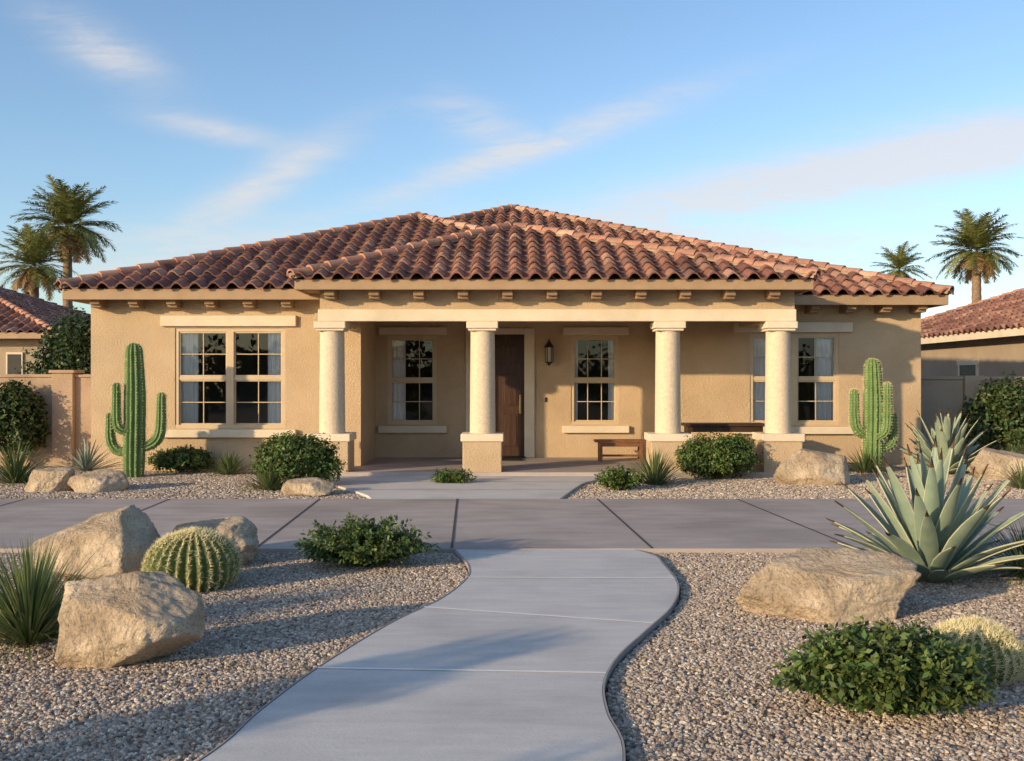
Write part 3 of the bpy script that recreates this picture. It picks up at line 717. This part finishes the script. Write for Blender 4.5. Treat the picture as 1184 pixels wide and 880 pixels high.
# fences
mb=MB()
for k in range(5):
    x1=-8.75-k*3.1; mb.box(x1-2.7,x1-.0,19.0,19.2,-.05,1.66); mb.box(x1-2.7,x1,18.97,19.23,1.66,1.72)
    mb.box(x1,x1+.4,18.9,19.3,-.05,1.74); mb.box(x1-.04,x1+.44,18.86,19.34,1.74,1.80)
mb.box(-8.35,-7.41,19.0,19.2,-.05,1.66); mb.box(-8.35,-7.42,18.97,19.23,1.66,1.72)
mb.build('garden_wall','block',bevel=.01)
mb=MB()
mb.box(7.73,9.3,20.5,20.7,-.05,1.62); mb.box(7.74,9.3,20.47,20.73,1.62,1.68); mb.box(9.3,9.7,20.4,20.8,-.05,1.70); mb.box(9.7,12.3,20.5,20.7,-.05,1.62); mb.box(9.7,12.3,20.47,20.73,1.62,1.68)
mb.build('garden_wall','stucco_n',bevel=.01)
nb=empty('neighbor_house')
hiproof('roof',11.95,21,18,35.3,2.85,(16.47,22.5,4.52),(16.47,30.8,4.52),nb,sides='FLB',caps=[0,3])
mb=MB(); mb.box(12.45,20.5,18.5,34.8,0,2.72); mb.build('walls','stucco_n',nb)
mb=MB(); mb.box(11.93,11.98,18,35.3,2.66,2.85); mb.box(11.98,21,18,18.05,2.66,2.85); mb.box(11.98,12.45,18.05,35.3,2.70,2.73)
for yy in (22.4,26.6): mb.box(12.38,12.46,yy-.12,yy+1.1,2.02,2.16); mb.box(12.38,12.46,yy-.12,yy+1.1,.9,1.0); mb.box(12.40,12.46,yy-.08,yy,1.0,2.02); mb.box(12.40,12.46,yy+.98,yy+1.06,1.0,2.02)
mb.build('trim','trim',nb)
mb=MB()
for yy in (22.4,26.6): mb.box(12.41,12.44,yy,yy+.98,1.0,2.02)
mb.build('window_panes','metal',nb)
nb=empty('neighbor_house')
hiproof('roof',-25,-13.55,29.4,42,3.02,(-19.27,35.1,5.1),(-19.27,36.3,5.1),nb,sides='FR',caps=[0,1])
mb=MB(); mb.box(-24.5,-14.05,30,41.5,0,2.92); mb.build('walls','stucco_n',nb)
mb=MB(); mb.box(-25,-13.55,29.38,29.42,2.84,3.02); mb.box(-13.6,-13.55,29.42,42,2.84,3.02); mb.box(-24.9,-13.6,29.42,30,2.86,2.9); mb.build('fascia','fascia',nb)
mb=MB(); mb.box(gx(8,30),gx(27,30),29.94,29.99,1.2,2.45); mb.build('window_frame','trim',nb)
mb=MB(); mb.box(gx(10,30),gx(25,30),29.92,29.935,1.26,2.39); mb.build('window_panes','metal',nb)
n=26000; cx=np.random.uniform(-45,45,220); cr=np.random.uniform(1.0,2.4,220); cz=np.random.uniform(.5,2.9,220)
i=np.random.choice(220,n); d=rdir(n); P=np.stack([cx[i],-34+np.random.uniform(-1.5,1.5,220)[i],cz[i]],1)+d*(cr[i]*np.random.uniform(.6,1,n))[:,None]; P[:,2]=np.abs(P[:,2])
V=leaves(P,rdir(n),.55,asp=.7); npmesh('tree_row',V,np.arange(n*4).reshape(n,4),np.array((.07,.075,.035))*np.random.uniform(.6,1.3,n)[:,None],'leaf')

# ---------------- light ----------------
EL=13; AZ=50
S=Vector((-math.sin(math.radians(AZ))*math.cos(math.radians(EL)),-math.cos(math.radians(AZ))*math.cos(math.radians(EL)),math.sin(math.radians(EL))))
ld=bpy.data.lights.new('sun','SUN'); ld.energy=5.0; ld.angle=math.radians(.8); ld.color=(1,.76,.46)
lo=bpy.data.objects.new('sun',ld); lo.rotation_euler=S.to_track_quat('Z','Y').to_euler(); lo.location=(-20,-20,20); link(lo)
w=bpy.data.worlds.new('World'); scene.world=w; w.use_nodes=True; nt=w.node_tree; N=nt.nodes; L=nt.links
bg=N['Background']; bg.inputs['Strength'].default_value=.15
sky=N.new('ShaderNodeTexSky'); sky.sky_type='NISHITA'; sky.sun_disc=False; sky.sun_elevation=math.radians(EL); sky.sun_rotation=math.radians(180+AZ); sky.air_density=1.0; sky.dust_density=.8; sky.ozone_density=1.8
tint=N.new('ShaderNodeMix'); tint.data_type='RGBA'; tint.blend_type='MULTIPLY'; tint.inputs['Factor'].default_value=1; tint.inputs['B'].default_value=(1.34,1.43,1.56,1); L.new(sky.outputs[0],tint.inputs['A'])
tc=N.new('ShaderNodeTexCoord'); sx=N.new('ShaderNodeSeparateXYZ'); L.new(tc.outputs['Generated'],sx.inputs[0])
def mth(op,a,b=None,c=None,clamp=False):
    n=N.new('ShaderNodeMath'); n.operation=op; n.use_clamp=clamp
    for i,v in enumerate((a,b,c)):
        if v is None: continue
        if isinstance(v,(int,float)): n.inputs[i].default_value=v
        else: L.new(v,n.inputs[i])
    return n.outputs[0]
ym=mth('MAXIMUM',sx.outputs['Y'],.08); U=mth('DIVIDE',sx.outputs['X'],ym); Vv=mth('DIVIDE',sx.outputs['Z'],ym)
blobs=[(610,172,190,17,19,1.7),(550,140,60,22,-22,1.3),(930,208,330,30,11,1.9),(1110,172,160,30,10,1.8),(115,55,80,26,-28,1.2),(250,150,75,13,-10,1.2),(300,215,110,22,30,1.5),(850,285,420,40,3,1.0),(200,290,300,32,3,.9)]
tot=None
for (px,py,a,b,ang,st) in blobs:
    u0=(px-592)/F; v0=(440-py)/F; ca=math.cos(math.radians(ang)); sa=math.sin(math.radians(ang))
    du=mth('SUBTRACT',U,u0); dv=mth('SUBTRACT',Vv,v0)
    p=mth('DIVIDE',mth('ADD',mth('MULTIPLY',du,ca),mth('MULTIPLY',dv,sa)),a/F)
    q_=mth('DIVIDE',mth('SUBTRACT',mth('MULTIPLY',dv,ca),mth('MULTIPLY',du,sa)),b/F)
    r2=mth('ADD',mth('MULTIPLY',p,p),mth('MULTIPLY',q_,q_))
    g=mth('MULTIPLY',mth('EXPONENT',mth('MULTIPLY',r2,-1.0)),st)
    tot=g if tot is None else mth('ADD',tot,g)
cb=N.new('ShaderNodeCombineXYZ'); L.new(U,cb.inputs[0]); L.new(Vv,cb.inputs[1])
def wn(scale,sc,rot,dist):
    mp=N.new('ShaderNodeMapping'); mp.inputs['Scale'].default_value=sc; mp.inputs['Rotation'].default_value=(0,0,math.radians(rot)); L.new(cb.outputs[0],mp.inputs[0])
    n=N.new('ShaderNodeTexNoise'); n.inputs['Scale'].default_value=scale; n.inputs['Detail'].default_value=10; n.inputs['Roughness'].default_value=.64; n.inputs['Distortion'].default_value=dist
    L.new(mp.outputs[0],n.inputs['Vector']); return n.outputs['Fac']
na=wn(4.2,(1,6,1),-16,.6); nb_=wn(12,(1,4,1),-25,1.0)
nn=mth('ADD',mth('MULTIPLY',na,.6),mth('MULTIPLY',nb_,.4))
ns=mth('MULTIPLY',mth('SUBTRACT',nn,.32),3.6,clamp=True)
cf=mth('MULTIPLY',mth('MULTIPLY',tot,ns),.6); cf=mth('MINIMUM',cf,.72)
mx=N.new('ShaderNodeMix'); mx.data_type='RGBA'; L.new(cf,mx.inputs['Factor']); L.new(tint.outputs['Result'],mx.inputs['A']); mx.inputs['B'].default_value=(5.5,5.2,5.05,1)
L.new(mx.outputs['Result'],bg.inputs['Color'])
cd=bpy.data.cameras.new('camera'); cd.sensor_width=36; cd.lens=36*F/1184; cd.clip_end=3000; cd.clip_start=.05
co_=bpy.data.objects.new('camera',cd); co_.location=(0,0,EYE); co_.rotation_euler=(math.pi/2,0,0); link(co_); scene.camera=co_
scene.view_settings.view_transform='Standard'; scene.view_settings.look='None'; scene.view_settings.exposure=0
